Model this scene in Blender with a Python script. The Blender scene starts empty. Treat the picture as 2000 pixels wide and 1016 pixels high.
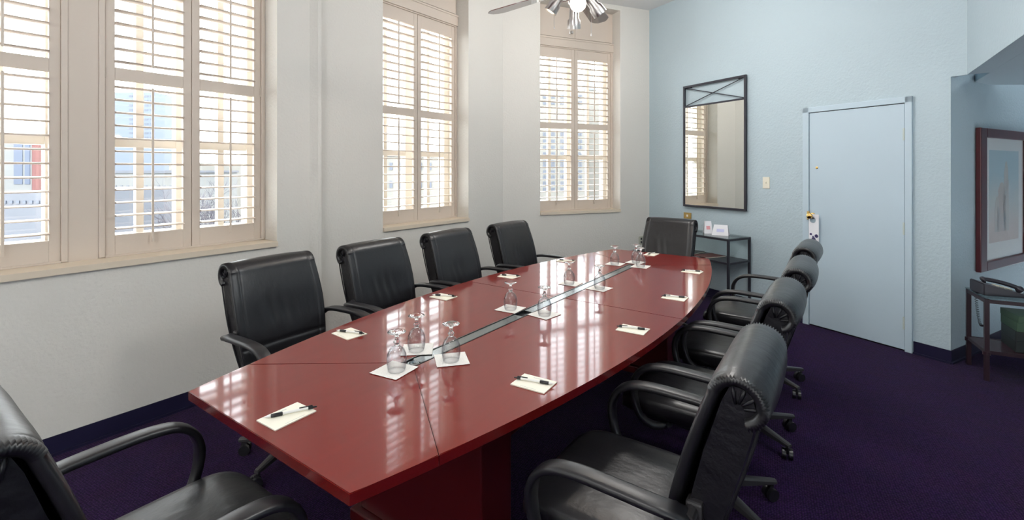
import bpy, bmesh, math, random
from mathutils import Vector, Matrix
R = random.Random(7)
PI = math.pi
col = bpy.context.scene.collection
scn = bpy.context.scene

# ------------------------------------------------------------------ materials
def mat(name, color, rough=0.5, metal=0.0, spec=0.5, coat=0.0, coat_rough=0.05, bump=0.0, bscale=40.0,
        var=0.0, vscale=8.0, vcolor=None, emit=None, estr=0.0, trans=0.0, stretch=None, sheen=0.0, bdetail=4.0):
    m = bpy.data.materials.new(name); m.use_nodes = True
    nt = m.node_tree; b = nt.nodes['Principled BSDF']
    b.inputs['Base Color'].default_value = (*color, 1)
    b.inputs['Roughness'].default_value = rough
    b.inputs['Metallic'].default_value = metal
    b.inputs['Specular IOR Level'].default_value = spec
    b.inputs['Coat Weight'].default_value = coat
    b.inputs['Coat Roughness'].default_value = coat_rough
    b.inputs['Transmission Weight'].default_value = trans
    b.inputs['Sheen Weight'].default_value = sheen
    if emit:
        b.inputs['Emission Color'].default_value = (*emit, 1)
        b.inputs['Emission Strength'].default_value = estr
    if bump > 0 or var > 0:
        tc = nt.nodes.new('ShaderNodeTexCoord'); mp = nt.nodes.new('ShaderNodeMapping')
        nt.links.new(tc.outputs['Object'], mp.inputs['Vector'])
        if stretch: mp.inputs['Scale'].default_value = stretch
    if bump > 0:
        n = nt.nodes.new('ShaderNodeTexNoise'); n.inputs['Scale'].default_value = bscale
        n.inputs['Detail'].default_value = bdetail
        bp = nt.nodes.new('ShaderNodeBump'); bp.inputs['Strength'].default_value = bump
        bp.inputs['Distance'].default_value = 0.01
        nt.links.new(mp.outputs[0], n.inputs['Vector'])
        nt.links.new(n.outputs['Fac'], bp.inputs['Height']); nt.links.new(bp.outputs[0], b.inputs['Normal'])
    if var > 0:
        n2 = nt.nodes.new('ShaderNodeTexNoise'); n2.inputs['Scale'].default_value = vscale
        n2.inputs['Detail'].default_value = 3
        nt.links.new(mp.outputs[0], n2.inputs['Vector'])
        mx = nt.nodes.new('ShaderNodeMixRGB'); mx.inputs[1].default_value = (*color, 1)
        c2 = vcolor or tuple(c * (1 - var) for c in color)
        mx.inputs[2].default_value = (*c2, 1)
        nt.links.new(n2.outputs['Fac'], mx.inputs[0]); nt.links.new(mx.outputs[0], b.inputs['Base Color'])
    return m

M = {}
M['wall_white'] = mat('window_wall_paint', (.69, .665, .62), .75, bump=.3, bscale=55, spec=.25)
M['wall_blue'] = mat('blue_green_wall_paint', (.44, .535, .585), .62, bump=.4, bscale=48, spec=.3)
M['ceiling'] = mat('ceiling_paint', (.80, .80, .80), .8, bump=.2, bscale=60, spec=.2)
M['soffit'] = mat('soffit_paint', (.44, .535, .585), .7, bump=.2, bscale=60, spec=.3)
M['door'] = mat('door_paint', (.47, .575, .65), .4, spec=.4, bump=.04, bscale=20)
M['shutter'] = mat('shutter_paint', (.62, .535, .46), .42, spec=.4)
M['sash'] = mat('sash_paint', (.78, .74, .67), .5, spec=.4)
M['sill'] = mat('sill_paint', (.70, .60, .48), .45, spec=.4)
M['baseboard'] = mat('vinyl_baseboard', (.012, .01, .035), .45, spec=.4)
M['leather'] = mat('black_leather', (.009, .0085, .0105), .34, spec=.6, bump=.22, bscale=14, stretch=(1.6, 1, .7), bdetail=6)
M['leather_side'] = mat('black_leather_side', (.006, .0055, .0085), .42, spec=.4, bump=.5, bscale=22, bdetail=6)
M['plastic'] = mat('black_plastic', (.010, .0095, .012), .36, spec=.6)
M['base_metal'] = mat('chair_base_metal', (.035, .033, .035), .35, spec=.5)
M['chrome'] = mat('chrome', (.6, .6, .6), .15, metal=1)
M['cherry_edge'] = mat('cherry_edge', (.115, .004, .004), .25, spec=.5, coat=.3)
M['ped'] = mat('cherry_pedestal', (.07, .005, .006), .3, spec=.5)
M['steel'] = mat('brushed_steel', (.28, .31, .32), .25, metal=1, bump=.05, bscale=60, stretch=(1, 20, 1))
M['black'] = mat('black_gloss', (.01, .01, .012), .3)
M['paper'] = mat('cream_paper', (.86, .82, .70), .8)
M['napkin'] = mat('white_napkin', (.90, .87, .82), .85, bump=.4, bscale=260)
M['print_grey'] = mat('grey_print', (.5, .5, .52), .8)
M['pen_white'] = mat('pen_barrel', (.80, .79, .76), .3)
M['iron'] = mat('dark_iron', (.025, .024, .035), .35, spec=.6, metal=.3)
M['brass'] = mat('brass', (.70, .48, .18), .25, metal=1)
M['plate'] = mat('switch_plate', (.78, .74, .62), .4)
M['plate_grey'] = mat('wall_plate', (.42, .42, .34), .4)
M['white_card'] = mat('white_card', (.82, .82, .86), .6)
M['pink'] = mat('pink_print', (.75, .35, .38), .6)
M['lilac'] = mat('lilac_print', (.55, .56, .80), .6)
M['purple'] = mat('purple_print', (.10, .08, .22), .6)
M['sand_shape'] = mat('sand_ink', (.66, .55, .50), .8, var=.15, vscale=9)
M['pale_shape'] = mat('pale_ink', (.68, .62, .57), .8, var=.15, vscale=9)
M['mahogany'] = mat('mahogany', (.075, .007, .011), .3, coat=.15, spec=.5)
M['mat_board'] = mat('mat_board', (.88, .85, .82), .8)
M['hinge'] = mat('painted_hinge', (.50, .56, .52), .4)
M['nickel'] = mat('brushed_nickel', (.62, .58, .56), .28, metal=1)
M['fan_wood'] = mat('fan_blade_wood', (.16, .05, .045), .22, coat=1, var=.3, vscale=14)
M['bulb_on'] = mat('lit_bulb', (1, .95, .85), .3, emit=(1, .86, .70), estr=14)
M['bulb'] = mat('reflector_bulb', (.85, .80, .72), .2, emit=(1, .85, .65), estr=1.2)
M['dark_wood'] = mat('dark_wood', (.028, .012, .018), .35)
M['phone'] = mat('phone_plastic', (.03, .026, .035), .25)
M['book_green'] = mat('green_binder', (.05, .10, .06), .5)
M['book_dark'] = mat('dark_binder', (.015, .02, .02), .4)
M['gold'] = mat('gold_letter', (.5, .36, .1), .5)
M['bwhite'] = mat('far_white_wall', (0.1472, 0.1472, 0.1434), .9, var=.25, vscale=.15)
M['bcream'] = mat('far_cream_wall', (0.1434, 0.1356, 0.1201), .9, var=.1, vscale=.1)
M['bblue'] = mat('far_blue_tower', (0.0969, 0.1124, 0.1434), .8)
M['bwin'] = mat('far_window', (0.0387, 0.0465, 0.0659), .3)
M['bblue2'] = mat('far_dark_glass', (0.0232, 0.0349, 0.0659), .3)
M['bred'] = mat('far_brick', (0.1162, 0.0465, 0.0426), .9)
M['broof'] = mat('far_roof', (0.1008, 0.1046, 0.1201), .9, var=.3, vscale=.3)
M['bterra'] = mat('far_terracotta', (0.1550, 0.0930, 0.0698), .9)
M['street'] = mat('street_ground', (0.0775, 0.0775, 0.0852), .95, var=.6, vscale=.08)
M['bark'] = mat('bare_bark', (.05, .045, .055), .9)

# glass pane: thin clear glass (transparent + fresnel gloss)
def pane_mat(name, tint=(1, 1, 1), edge=None):
    m = bpy.data.materials.new(name); m.use_nodes = True; nt = m.node_tree; nt.nodes.clear()
    o = nt.nodes.new('ShaderNodeOutputMaterial'); t = nt.nodes.new('ShaderNodeBsdfTransparent')
    g = nt.nodes.new('ShaderNodeBsdfGlossy'); g.inputs['Roughness'].default_value = .02
    f = nt.nodes.new('ShaderNodeFresnel'); f.inputs['IOR'].default_value = 1.45
    t.inputs['Color'].default_value = (*tint, 1)
    mx = nt.nodes.new('ShaderNodeMixShader')
    ge = nt.nodes.new('ShaderNodeNewGeometry'); ml = nt.nodes.new('ShaderNodeMath'); ml.operation = 'MULTIPLY_ADD'
    ml.inputs[1].default_value = 1 / 1.45 - 1.45; ml.inputs[2].default_value = 1.45   # same reflectance entering and leaving
    nt.links.new(ge.outputs['Backfacing'], ml.inputs[0]); nt.links.new(ml.outputs[0], f.inputs['IOR'])
    nt.links.new(f.outputs[0], mx.inputs[0]); nt.links.new(t.outputs[0], mx.inputs[1])
    if edge is not None:      # longer way through the glass near its outline
        lw = nt.nodes.new('ShaderNodeLayerWeight'); lw.inputs['Blend'].default_value = .28
        cm = nt.nodes.new('ShaderNodeMixRGB'); cm.inputs[1].default_value = (*tint, 1); cm.inputs[2].default_value = (*edge, 1)
        nt.links.new(lw.outputs['Facing'], cm.inputs[0]); nt.links.new(cm.outputs[0], t.inputs['Color'])
    nt.links.new(g.outputs[0], mx.inputs[2]); nt.links.new(mx.outputs[0], o.inputs[0])
    return m
M['pane'] = pane_mat('window_glass', (.96, .98, .98))
M['picture_glass'] = pane_mat('picture_glass')
M['thin_glass'] = pane_mat('goblet_bowl_glass', (.98, .98, .98), (.55, .55, .58))
M['table_glass'] = pane_mat('table_glass', (.80, .86, .86))
m = bpy.data.materials.new('drinking_glass'); m.use_nodes = True
b = m.node_tree.nodes['Principled BSDF']; b.inputs['Transmission Weight'].default_value = 1
b.inputs['Roughness'].default_value = 0.0; b.inputs['IOR'].default_value = 1.45
b.inputs['Base Color'].default_value = (1, 1, 1, 1); M['glass'] = m
M['mirror'] = mat('mirror_silver', (.86, .87, .83), .0, metal=1)

# table top: cherry veneer, grain
def cherry():
    m = bpy.data.materials.new('cherry_veneer'); m.use_nodes = True; nt = m.node_tree
    b = nt.nodes['Principled BSDF']
    tc = nt.nodes.new('ShaderNodeTexCoord'); mp = nt.nodes.new('ShaderNodeMapping')
    mp.inputs['Scale'].default_value = (9, .8, 1)
    n = nt.nodes.new('ShaderNodeTexNoise'); n.inputs['Scale'].default_value = 3; n.inputs['Detail'].default_value = 2
    r = nt.nodes.new('ShaderNodeValToRGB')
    r.color_ramp.elements[0].position = 0; r.color_ramp.elements[0].color = (.150, .0058, .0035, 1)
    r.color_ramp.elements[1].position = 1; r.color_ramp.elements[1].color = (.178, .0085, .0052, 1)
    nt.links.new(tc.outputs['Object'], mp.inputs[0]); nt.links.new(mp.outputs[0], n.inputs['Vector'])
    nt.links.new(n.outputs['Fac'], r.inputs[0]); nt.links.new(r.outputs[0], b.inputs['Base Color'])
    b.inputs['Roughness'].default_value = .06; b.inputs['Specular IOR Level'].default_value = .72
    b2 = nt.nodes.new('ShaderNodeBsdfPrincipled')      # hazy part of the lacquer
    nt.links.new(r.outputs[0], b2.inputs['Base Color']); b2.inputs['Roughness'].default_value = .30; b2.inputs['Specular IOR Level'].default_value = .42
    mx = nt.nodes.new('ShaderNodeMixShader'); mx.inputs[0].default_value = .32
    nt.links.new(b.outputs[0], mx.inputs[1]); nt.links.new(b2.outputs[0], mx.inputs[2])
    nt.links.new(mx.outputs[0], nt.nodes['Material Output'].inputs['Surface'])
    return m
M['cherry'] = cherry()

# carpet: purple/navy loop grid
def carpet():
    m = bpy.data.materials.new('purple_carpet'); m.use_nodes = True; nt = m.node_tree
    b = nt.nodes['Principled BSDF']; b.inputs['Roughness'].default_value = 1; b.inputs['Specular IOR Level'].default_value = .05
    b.inputs['Sheen Weight'].default_value = .05
    tc = nt.nodes.new('ShaderNodeTexCoord'); mp = nt.nodes.new('ShaderNodeMapping')
    mp.inputs['Rotation'].default_value = (0, 0, math.radians(28))
    nt.links.new(tc.outputs['Object'], mp.inputs[0])
    v = nt.nodes.new('ShaderNodeTexVoronoi'); v.inputs['Scale'].default_value = 95; v.inputs['Randomness'].default_value = .35
    nt.links.new(mp.outputs[0], v.inputs['Vector'])
    r = nt.nodes.new('ShaderNodeValToRGB')
    r.color_ramp.elements[0].position = .15; r.color_ramp.elements[0].color = (.042, .013, .082, 1)
    r.color_ramp.elements[1].position = .6; r.color_ramp.elements[1].color = (.012, .004, .024, 1)
    nt.links.new(v.outputs['Distance'], r.inputs[0])
    n = nt.nodes.new('ShaderNodeTexNoise'); n.inputs['Scale'].default_value = 9; n.inputs['Detail'].default_value = 5
    nt.links.new(mp.outputs[0], n.inputs['Vector'])
    mx = nt.nodes.new('ShaderNodeMixRGB'); mx.blend_type = 'MULTIPLY'; mx.inputs[0].default_value = .45
    nt.links.new(r.outputs[0], mx.inputs[1]); nt.links.new(n.outputs['Color'], mx.inputs[2])
    nt.links.new(mx.outputs[0], b.inputs['Base Color'])
    bp = nt.nodes.new('ShaderNodeBump'); bp.inputs['Strength'].default_value = .6; bp.inputs['Distance'].default_value = .006
    bp.invert = True
    nt.links.new(v.outputs['Distance'], bp.inputs['Height']); nt.links.new(bp.outputs[0], b.inputs['Normal'])
    return m
M['carpet'] = carpet()

# framed print: pale sky over sand, soft shapes
def art():
    m = bpy.data.materials.new('pastel_print'); m.use_nodes = True; nt = m.node_tree
    b = nt.nodes['Principled BSDF']; b.inputs['Roughness'].default_value = .7
    tc = nt.nodes.new('ShaderNodeTexCoord'); sp = nt.nodes.new('ShaderNodeSeparateXYZ')
    nt.links.new(tc.outputs['Object'], sp.inputs[0])
    n = nt.nodes.new('ShaderNodeTexNoise'); n.inputs['Scale'].default_value = 5; n.inputs['Detail'].default_value = 4
    nt.links.new(tc.outputs['Object'], n.inputs['Vector'])
    ad = nt.nodes.new('ShaderNodeMath'); ad.operation = 'MULTIPLY_ADD'; ad.inputs[1].default_value = .25
    nt.links.new(n.outputs['Fac'], ad.inputs[0]); nt.links.new(sp.outputs['Z'], ad.inputs[2])
    r = nt.nodes.new('ShaderNodeValToRGB')
    e = r.color_ramp.elements
    e[0].position = .12; e[0].color = (.62, .46, .40, 1)
    e[1].position = .92; e[1].color = (.50, .64, .70, 1)
    k = e.new(.45); k.color = (.74, .60, .55, 1); k = e.new(.68); k.color = (.68, .69, .66, 1)
    nt.links.new(ad.outputs[0], r.inputs[0]); nt.links.new(r.outputs[0], b.inputs['Base Color'])
    return m
M['art'] = art()

# ------------------------------------------------------------------ geometry helpers
def link(name, bm, material, parent=None, smooth=None, loc=None):
    me = bpy.data.meshes.new(name)
    bmesh.ops.recalc_face_normals(bm, faces=bm.faces[:])
    bm.to_mesh(me); bm.free()
    o = bpy.data.objects.new(name, me); col.objects.link(o)
    me.materials.append(M[material])
    if parent: o.parent = parent
    if loc: o.location = loc
    if smooth is not None:
        for p in me.polygons: p.use_smooth = True
        if smooth < 180:
            md = o.modifiers.new('edge_split', 'EDGE_SPLIT'); md.split_angle = math.radians(smooth)
    return o

def root(name, label, cat, loc=(0, 0, 0), rot=0.0, group=None):
    o = bpy.data.objects.new(name, None); col.objects.link(o)
    o.empty_display_size = .1
    o.location = loc; o.rotation_euler = (0, 0, rot); o['label'] = label; o['category'] = cat
    if group: o['group'] = group
    return o

def tag(o, label, cat, group=None):
    o['label'] = label; o['category'] = cat
    if group: o['group'] = group
    return o

def struct(o, label=None):
    o['kind'] = 'structure'
    if label: o['label'] = label
    return o

def box(bm, x0, x1, y0, y1, z0, z1, bevel=0.0, seg=2, mtx=None):
    v = [bm.verts.new((x, y, z)) for z in (z0, z1) for y in (y0, y1) for x in (x0, x1)]
    f = [(0, 1, 3, 2), (4, 6, 7, 5), (0, 4, 5, 1), (2, 3, 7, 6), (0, 2, 6, 4), (1, 5, 7, 3)]
    fs = [bm.faces.new([v[i] for i in q]) for q in f]
    vs = v
    if bevel > 0:
        es = list({e for q in fs for e in q.edges})
        r = bmesh.ops.bevel(bm, geom=es, offset=bevel, segments=seg, profile=.5, affect='EDGES')
        vs = list(set(r['verts']) | {x for x in v if x.is_valid})
    if mtx: bmesh.ops.transform(bm, matrix=mtx, verts=[x for x in vs if x.is_valid])
    return vs

def prism(bm, poly, z0, z1):
    lo = [bm.verts.new((x, y, z0)) for x, y in poly]; hi = [bm.verts.new((x, y, z1)) for x, y in poly]
    n = len(poly)
    bm.faces.new(lo[::-1]); bm.faces.new(hi)
    for i in range(n): bm.faces.new((lo[i], lo[(i + 1) % n], hi[(i + 1) % n], hi[i]))

def tube(bm, pts, r, seg=10, closed=False, caps=True):
    pts = [Vector(p) for p in pts]; n = len(pts)
    rr = r if isinstance(r, (list, tuple)) else [r] * n
    rings = []; prev = None
    for i, p in enumerate(pts):
        a = pts[(i - 1) % n] if (closed or i > 0) else p
        c = pts[(i + 1) % n] if (closed or i < n - 1) else p
        t = (c - a)
        t = t.normalized() if t.length > 1e-9 else Vector((0, 0, 1))
        if prev is None:
            up = Vector((0, 0, 1)) if abs(t.z) < .9 else Vector((1, 0, 0))
            u = t.cross(up).normalized()
        else:
            u = prev - t * prev.dot(t)
            u = u.normalized() if u.length > 1e-6 else t.orthogonal().normalized()
        prev = u; w = t.cross(u)
        rings.append([bm.verts.new(p + (u * math.cos(2 * PI * k / seg) + w * math.sin(2 * PI * k / seg)) * rr[i]) for k in range(seg)])
    m = n if closed else n - 1
    for i in range(m):
        A, B = rings[i], rings[(i + 1) % n]
        for k in range(seg): bm.faces.new((A[k], A[(k + 1) % seg], B[(k + 1) % seg], B[k]))
    if caps and not closed: bm.faces.new(rings[0][::-1]); bm.faces.new(rings[-1])

def lathe(bm, prof, seg=32, mtx=None):
    rings = []
    for r, z in prof:
        if r < 1e-6: rings.append([bm.verts.new((0, 0, z))])
        else: rings.append([bm.verts.new((r * math.cos(2 * PI * k / seg), r * math.sin(2 * PI * k / seg), z)) for k in range(seg)])
    for A, B in zip(rings, rings[1:]):
        for k in range(seg):
            a, b2 = A[k % len(A)], A[(k + 1) % len(A)]; c, d = B[(k + 1) % len(B)], B[k % len(B)]
            q = []
            for v in (a, b2, c, d):
                if v not in q: q.append(v)
            if len(q) > 2: bm.faces.new(q)
    if mtx: bmesh.ops.transform(bm, matrix=mtx, verts=[v for r in rings for v in r])

def cyl(bm, p, q, r, seg=20, r2=None):
    tube(bm, [p, q], [r, r if r2 is None else r2], seg)

def spline(pts, n):
    """Catmull-Rom through pts (tuples), n samples per span."""
    P = [Vector(p) for p in pts]; P = [P[0] * 2 - P[1]] + P + [P[-1] * 2 - P[-2]]
    out = []
    for i in range(1, len(P) - 2):
        for k in range(n):
            t = k / n; a, b_, c, d = P[i - 1], P[i], P[i + 1], P[i + 2]
            out.append(.5 * ((2 * b_) + (c - a) * t + (2 * a - 5 * b_ + 4 * c - d) * t * t + (3 * b_ - a - 3 * c + d) * t ** 3))
    out.append(P[-2]); return out

def new(): return bmesh.new()

# ------------------------------------------------------------------ plan of the room
class Wall:
    def __init__(s, o, d):
        l = math.hypot(*d); s.o = o; s.d = (d[0] / l, d[1] / l); s.n = (-s.d[1], s.d[0])
        s.rot = math.atan2(s.d[1], s.d[0])
    def p(s, t, d=0.0): return (s.o[0] + s.d[0] * t + s.n[0] * d, s.o[1] + s.d[1] * t + s.n[1] * d)
    def p3(s, t, d, z): return (*s.p(t, d), z)
H = 3.63; TH = .42
K = (-.108, 5.56); CO = (1.85, 6.38); P0 = (3.347, 3.613)
WA = Wall((-2.321, 2.523), (.5892, .808))
B0 = WA.p(1.43, -(-.04)) if False else (-1.5108, 3.7020)
WB = Wall(B0, (K[0] - B0[0], K[1] - B0[1])); LB = 2.328
WC = Wall(K, (.9224, .3863)); LC = 2.123
WD = Wall(CO, (.476, -.8796)); LD = 3.146
WE = Wall(P0, (.8796, .476))
ZS, ZT = .945, 3.57     # recess bottom (under the sill board) and top

def wall_piece(bm, w, t0, t1, z0=0, z1=H, d0=0.0, d1=TH):
    prism(bm, [w.p(t0, d0), w.p(t1, d0), w.p(t1, d1), w.p(t0, d1)], z0, z1)
def wall_open(bm, w, t0, t1, opens):
    t = t0
    for a, b_ in opens:
        wall_piece(bm, w, t, a); wall_piece(bm, w, a, b_, 0, ZS); wall_piece(bm, w, a, b_, ZT, H); t = b_
    wall_piece(bm, w, t, t1)
bm = new()
wall_open(bm, WA, -5.2, 1.331, [(-3.9, -2.75), (-.99, 1.08)])
prism(bm, [WA.p(1.331), WA.p(1.375, -.04), WA.p(1.40, -.045), WB.p(0, 0), WB.p(0, TH), WA.p(1.331, TH)], 0, H)
struct(link('wall_left', bm, 'wall_white'), 'off-white window wall running from the left edge')
bm = new(); wall_open(bm, WB, 0, LB, [(.612, 1.733)])
struct(link('wall_middle', bm, 'wall_white'), 'off-white wall around the second shuttered window')
bm = new(); wall_open(bm, WC, 0, LC + .4, [(.488, 1.654)])
prism(bm, [K, WC.p(0, TH), WB.p(LB, TH)], 0, H)
struct(link('wall_far', bm, 'wall_white'), 'off-white end wall around the farthest window')
bm = new(); wall_piece(bm, WD, -.2, LD, d1=.15)
Q = WD.p(LD + .095)
prism(bm, [P0, Q, (Q[0] + .02, Q[1] + .14), (P0[0] + .12, P0[1] + .07)], 2.19, H)
struct(link('wall_right', bm, 'wall_blue'), 'pale blue-green wall with mirror and door')
bm = new(); wall_piece(bm, WE, .0, 4.2, d1=.15)
struct(link('wall_back', bm, 'wall_blue'), 'blue-green alcove wall with framed print')
WH = Wall(Q, (-.5592, -.829))
bm = new(); prism(bm, [WH.p(0), WH.p(8.4), WH.p(8.4, .12), WH.p(0, .12)], 2.19, H)
struct(link('wall_upper', bm, 'wall_blue'), 'blue-green bulkhead wall above the alcove opening')
bm = new(); prism(bm, [WH.p(-.6, .121), WH.p(8.4, .121), WH.p(8.4, 2.6), WH.p(-2.2, 2.6)], 2.19, 2.25)
struct(link('ceiling_low', bm, 'soffit'), 'dark low ceiling of the alcove')
EE = WE.p(4.2)
bm = new(); prism(bm, [EE, (EE[0] - .5592 * 12, EE[1] - .829 * 12), (EE[0] - .5592 * 12 + .15, EE[1] - .829 * 12 - .1), (EE[0] + .15, EE[1] - .1)], 0, H)
struct(link('wall_outer', bm, 'wall_blue'))
RA = WA.p(-5.2, -.05); RB = (RA[0] + .808 * 9.5, RA[1] - .5892 * 9.5)
bm = new(); prism(bm, [RA, RB, (RB[0] - .1, RB[1] - .15), (RA[0] - .1, RA[1] - .15)], 0, H)
struct(link('wall_rear', bm, 'wall_white'))
FP = [WA.p(-5.4, .3), WA.p(1.4, .3), WB.p(LB, .3), WC.p(LC, .3), (CO[0] + .5, CO[1] + .3), WE.p(4.3, .3), (EE[0] - .5592 * 12.4, EE[1] - .829 * 12.4)]
bm = new(); prism(bm, FP, -.12, 0); struct(link('floor', bm, 'carpet'), 'deep purple loop carpet')
bm = new(); prism(bm, FP, H, H + .12); struct(link('ceiling', bm, 'ceiling'), 'plain white ceiling')

# baseboards
def baseboard(name, w, t0, t1):
    bm = new(); x0, x1 = t0, t1
    prism(bm, [w.p(x0, -.006), w.p(x1, -.006), w.p(x1, .0005), w.p(x0, .0005)], 0, .10)
    prism(bm, [w.p(x0, -.018), w.p(x1, -.018), w.p(x1, -.006), w.p(x0, -.006)], 0, .014)
    struct(link(name, bm, 'baseboard'))
baseboard('baseboard_left', WA, -5.1, 1.335)
baseboard('baseboard_middle', WB, 0, LB)
baseboard('baseboard_far', WC, 0, LC)
baseboard('baseboard_right', WD, 0, 2.04)
baseboard('baseboard_door_side', WD, 2.915, LD + .006)
baseboard('baseboard_back', WE, -.006, 4.1)

# ------------------------------------------------------------------ windows and shutters
def window(num, w, t0, t1, t0f=None, t1f=None):
    """sash behind the shutters, shutter casing, header and upper cupboard board"""
    W_ = t1 - t0
    r = bpy.data.objects.new('window_%d' % num, None); col.objects.link(r); r['kind'] = 'structure'
    r['label'] = {1: 'cream sash window left of the broad flat mullion', 2: 'cream sash window right of the broad flat mullion', 3: 'cream sash window in the middle wall', 4: 'cream sash window in the far end wall', 5: 'cream sash window at the rear of the room'}[num]
    r.location = w.p3(t0, 0, ZS); r.rotation_euler = (0, 0, w.rot)
    d0 = .33
    bm = new()
    zb, zt = .03, ZT - ZS
    box(bm, 0, .07, d0 - .03, d0 + .06, zb, zt); box(bm, W_ - .07, W_, d0 - .03, d0 + .06, zb, zt)
    box(bm, .07, W_ - .07, d0 - .03, d0 + .06, zb, zb + .11); box(bm, .07, W_ - .07, d0 - .03, d0 + .06, zt - .08, zt)
    box(bm, .07, W_ - .07, d0 - .015, d0 + .05, 1.62 - ZS, 1.68 - ZS)
    box(bm, W_ / 2 - .045, W_ / 2 + .045, d0 - .02, d0 + .05, zb, zt)
    for q in (.25, .75): box(bm, W_ * q - .02, W_ * q + .02, d0 - .005, d0 + .04, zb + .11, zt - .08)
    link('window_sash', bm, 'sash', r)
    bm = new(); box(bm, .07, W_ - .07, d0 + .018, d0 + .022, zb + .11, zt - .08); link('window_pane', bm, 'pane', r)
    # casing of the shutters
    bm = new(); z0 = .97 - ZS; z1 = 3.05 - ZS
    box(bm, .0, .028, .165, .205, z0, z1, .003); box(bm, W_ - .028, W_, .165, .205, z0, z1, .003)
    box(bm, .028, W_ - .028, .165, .205, z0 - .002, z0 + .008); box(bm, .028, W_ - .028, .165, .205, z1 - .012, z1)
    link('shutter_casing', bm, 'shutter', r)
    bm = new(); box(bm, 0, W_, .150, .21, 3.05 - ZS, 3.165 - ZS, .004); box(bm, 0, W_, .143, .21, 3.145 - ZS, 3.165 - ZS, .003)
    link('header_rail', bm, 'shutter', r)
    bm = new(); box(bm, 0, W_, .178, .20, 3.165 - ZS, ZT - ZS)
    box(bm, .02, W_ / 2 - .004, .168, .18, 3.18 - ZS, ZT - ZS - .02, .003); box(bm, W_ / 2 + .004, W_ - .02, .168, .18, 3.18 - ZS, ZT - ZS - .02, .003)
    link('cupboard_board', bm, 'shutter', r)
    bm = new(); lathe(bm, [(0, -.04), (.016, -.037), (.022, -.027), (.016, -.016), (.008, -.010), (.008, 0)], 16,
                      Matrix.Translation((W_ / 2 - .06, .168, 3.25 - ZS)) @ Matrix.Rotation(-PI / 2, 4, 'X'))
    link('cupboard_knob', bm, 'nickel', r, 40)
    return r

def sill(num, w, t0, t1):
    bm = new()
    prism(bm, [w.p(t0 + .001, -.018), w.p(t1 - .001, -.018), w.p(t1 - .001, .30), w.p(t0 + .001, .30)], ZS - .012, ZS + .022)
    struct(link('trim_%d' % num, bm, 'sill'), 'cream window sill board')

def shutter(w, t0, t1, label, group, knob_side=1):
    """one hinged leaf: frame, two louver banks, two tilt rods"""
    W_ = t1 - t0; r = root('shutter_panel', label, 'shutter', w.p3(t0, .178, .975), w.rot, group)
    st = .048; zb, z1a, z1b, z2, zt = 0, .118, 1.035, 1.11, 2.065
    ztop = 1.94
    bm = new(); g = .0015
    box(bm, g, st, 0, .028, zb, zt, .002); box(bm, W_ - st, W_ - g, 0, .028, zb, zt, .002)
    box(bm, st, W_ - st, .001, .027, zb, z1a, .002); box(bm, st, W_ - st, .001, .027, z1b, z2, .002)
    box(bm, st, W_ - st, .001, .027, ztop, zt, .002)
    link('shutter_frame', bm, 'shutter', r)
    for (za, zc, n) in ((z1a, z1b, 12), (z2, ztop, 11)):
        bm = new(); sp = (zc - za) / n
        for i in range(n):
            z = za + sp * (i + .5)
            tilt = math.radians(1.0)
            m_ = Matrix.Translation((0, .014, z)) @ Matrix.Rotation(tilt, 4, 'X')
            a = .042; ring = [(-a, 0), (-a * .75, .0045), (0, .0062), (a * .75, .0045), (a, 0), (a * .75, -.0045), (0, -.0062), (-a * .75, -.0045)]
            L = [bm.verts.new(m_ @ Vector((st + .001, y, q))) for y, q in ring]; Rr = [bm.verts.new(m_ @ Vector((W_ - st - .001, y, q))) for y, q in ring]
            for k in range(8): bm.faces.new((L[k], L[(k + 1) % 8], Rr[(k + 1) % 8], Rr[k]))
            bm.faces.new(L[::-1]); bm.faces.new(Rr)
        link('louver_bank', bm, 'shutter', r, 50)
        bm = new(); lo = za - .055 if za == z1a else za + .02
        box(bm, W_ / 2 - .006, W_ / 2 + .006, -.042, -.031, lo, zc - .03 if za == z1a else zc - .01, .002)
        for i in range(n): box(bm, W_ / 2 - .0015, W_ / 2 + .0015, -.033, -.026, za + sp * (i + .5) - .002, za + sp * (i + .5) + .002)
        link('tilt_rod', bm, 'shutter', r)
    for hz in (.25, 1.07, 1.85):
        hx = .004 if knob_side > 0 else W_ - .004
        bm = new(); cyl(bm, (hx, -.004, hz - .03), (hx, -.004, hz + .03), .004, 8); link('hinge', bm, 'shutter', r)
    return r
G = 'louvered shutter leaves'
window(1, WA, -.99, -.001); window(2, WA, .131, 1.08); window(3, WB, .612, 1.733); window(4, WC, .488, 1.654)
sill(1, WA, -.99, 1.08); sill(2, WB, .612, 1.733); sill(3, WC, .488, 1.654)
bm = new(); prism(bm, [WA.p(0, .172), WA.p(.130, .172), WA.p(.130, TH), WA.p(0, TH)], ZS + .02, ZT)
struct(link('trim_4', bm, 'shutter'), 'broad flat mullion casing between the two left windows')
window(5, WA, -3.9, -2.75); sill(5, WA, -3.9, -2.75)
shutter(WA, -.478, -.028, 'louvered shutter leaf left of the broad flat mullion, blue and brick buildings behind', G)
shutter(WA, .159, .605, 'louvered shutter leaf with the pale blue tower seen through it', G)
shutter(WA, .606, 1.052, 'louvered shutter leaf with bare trees seen through it', G, -1)
shutter(WB, .64, 1.172, 'left louvered shutter leaf of the narrow-looking middle window', G)
shutter(WB, 1.174, 1.705, 'right louvered shutter leaf of the narrow-looking middle window', G, -1)
shutter(WC, .516, 1.070, 'left louvered shutter leaf of the farthest window beside the fan', G)
shutter(WC, 1.072, 1.626, 'right louvered shutter leaf of the farthest window, nearest the room corner', G, -1)

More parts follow.
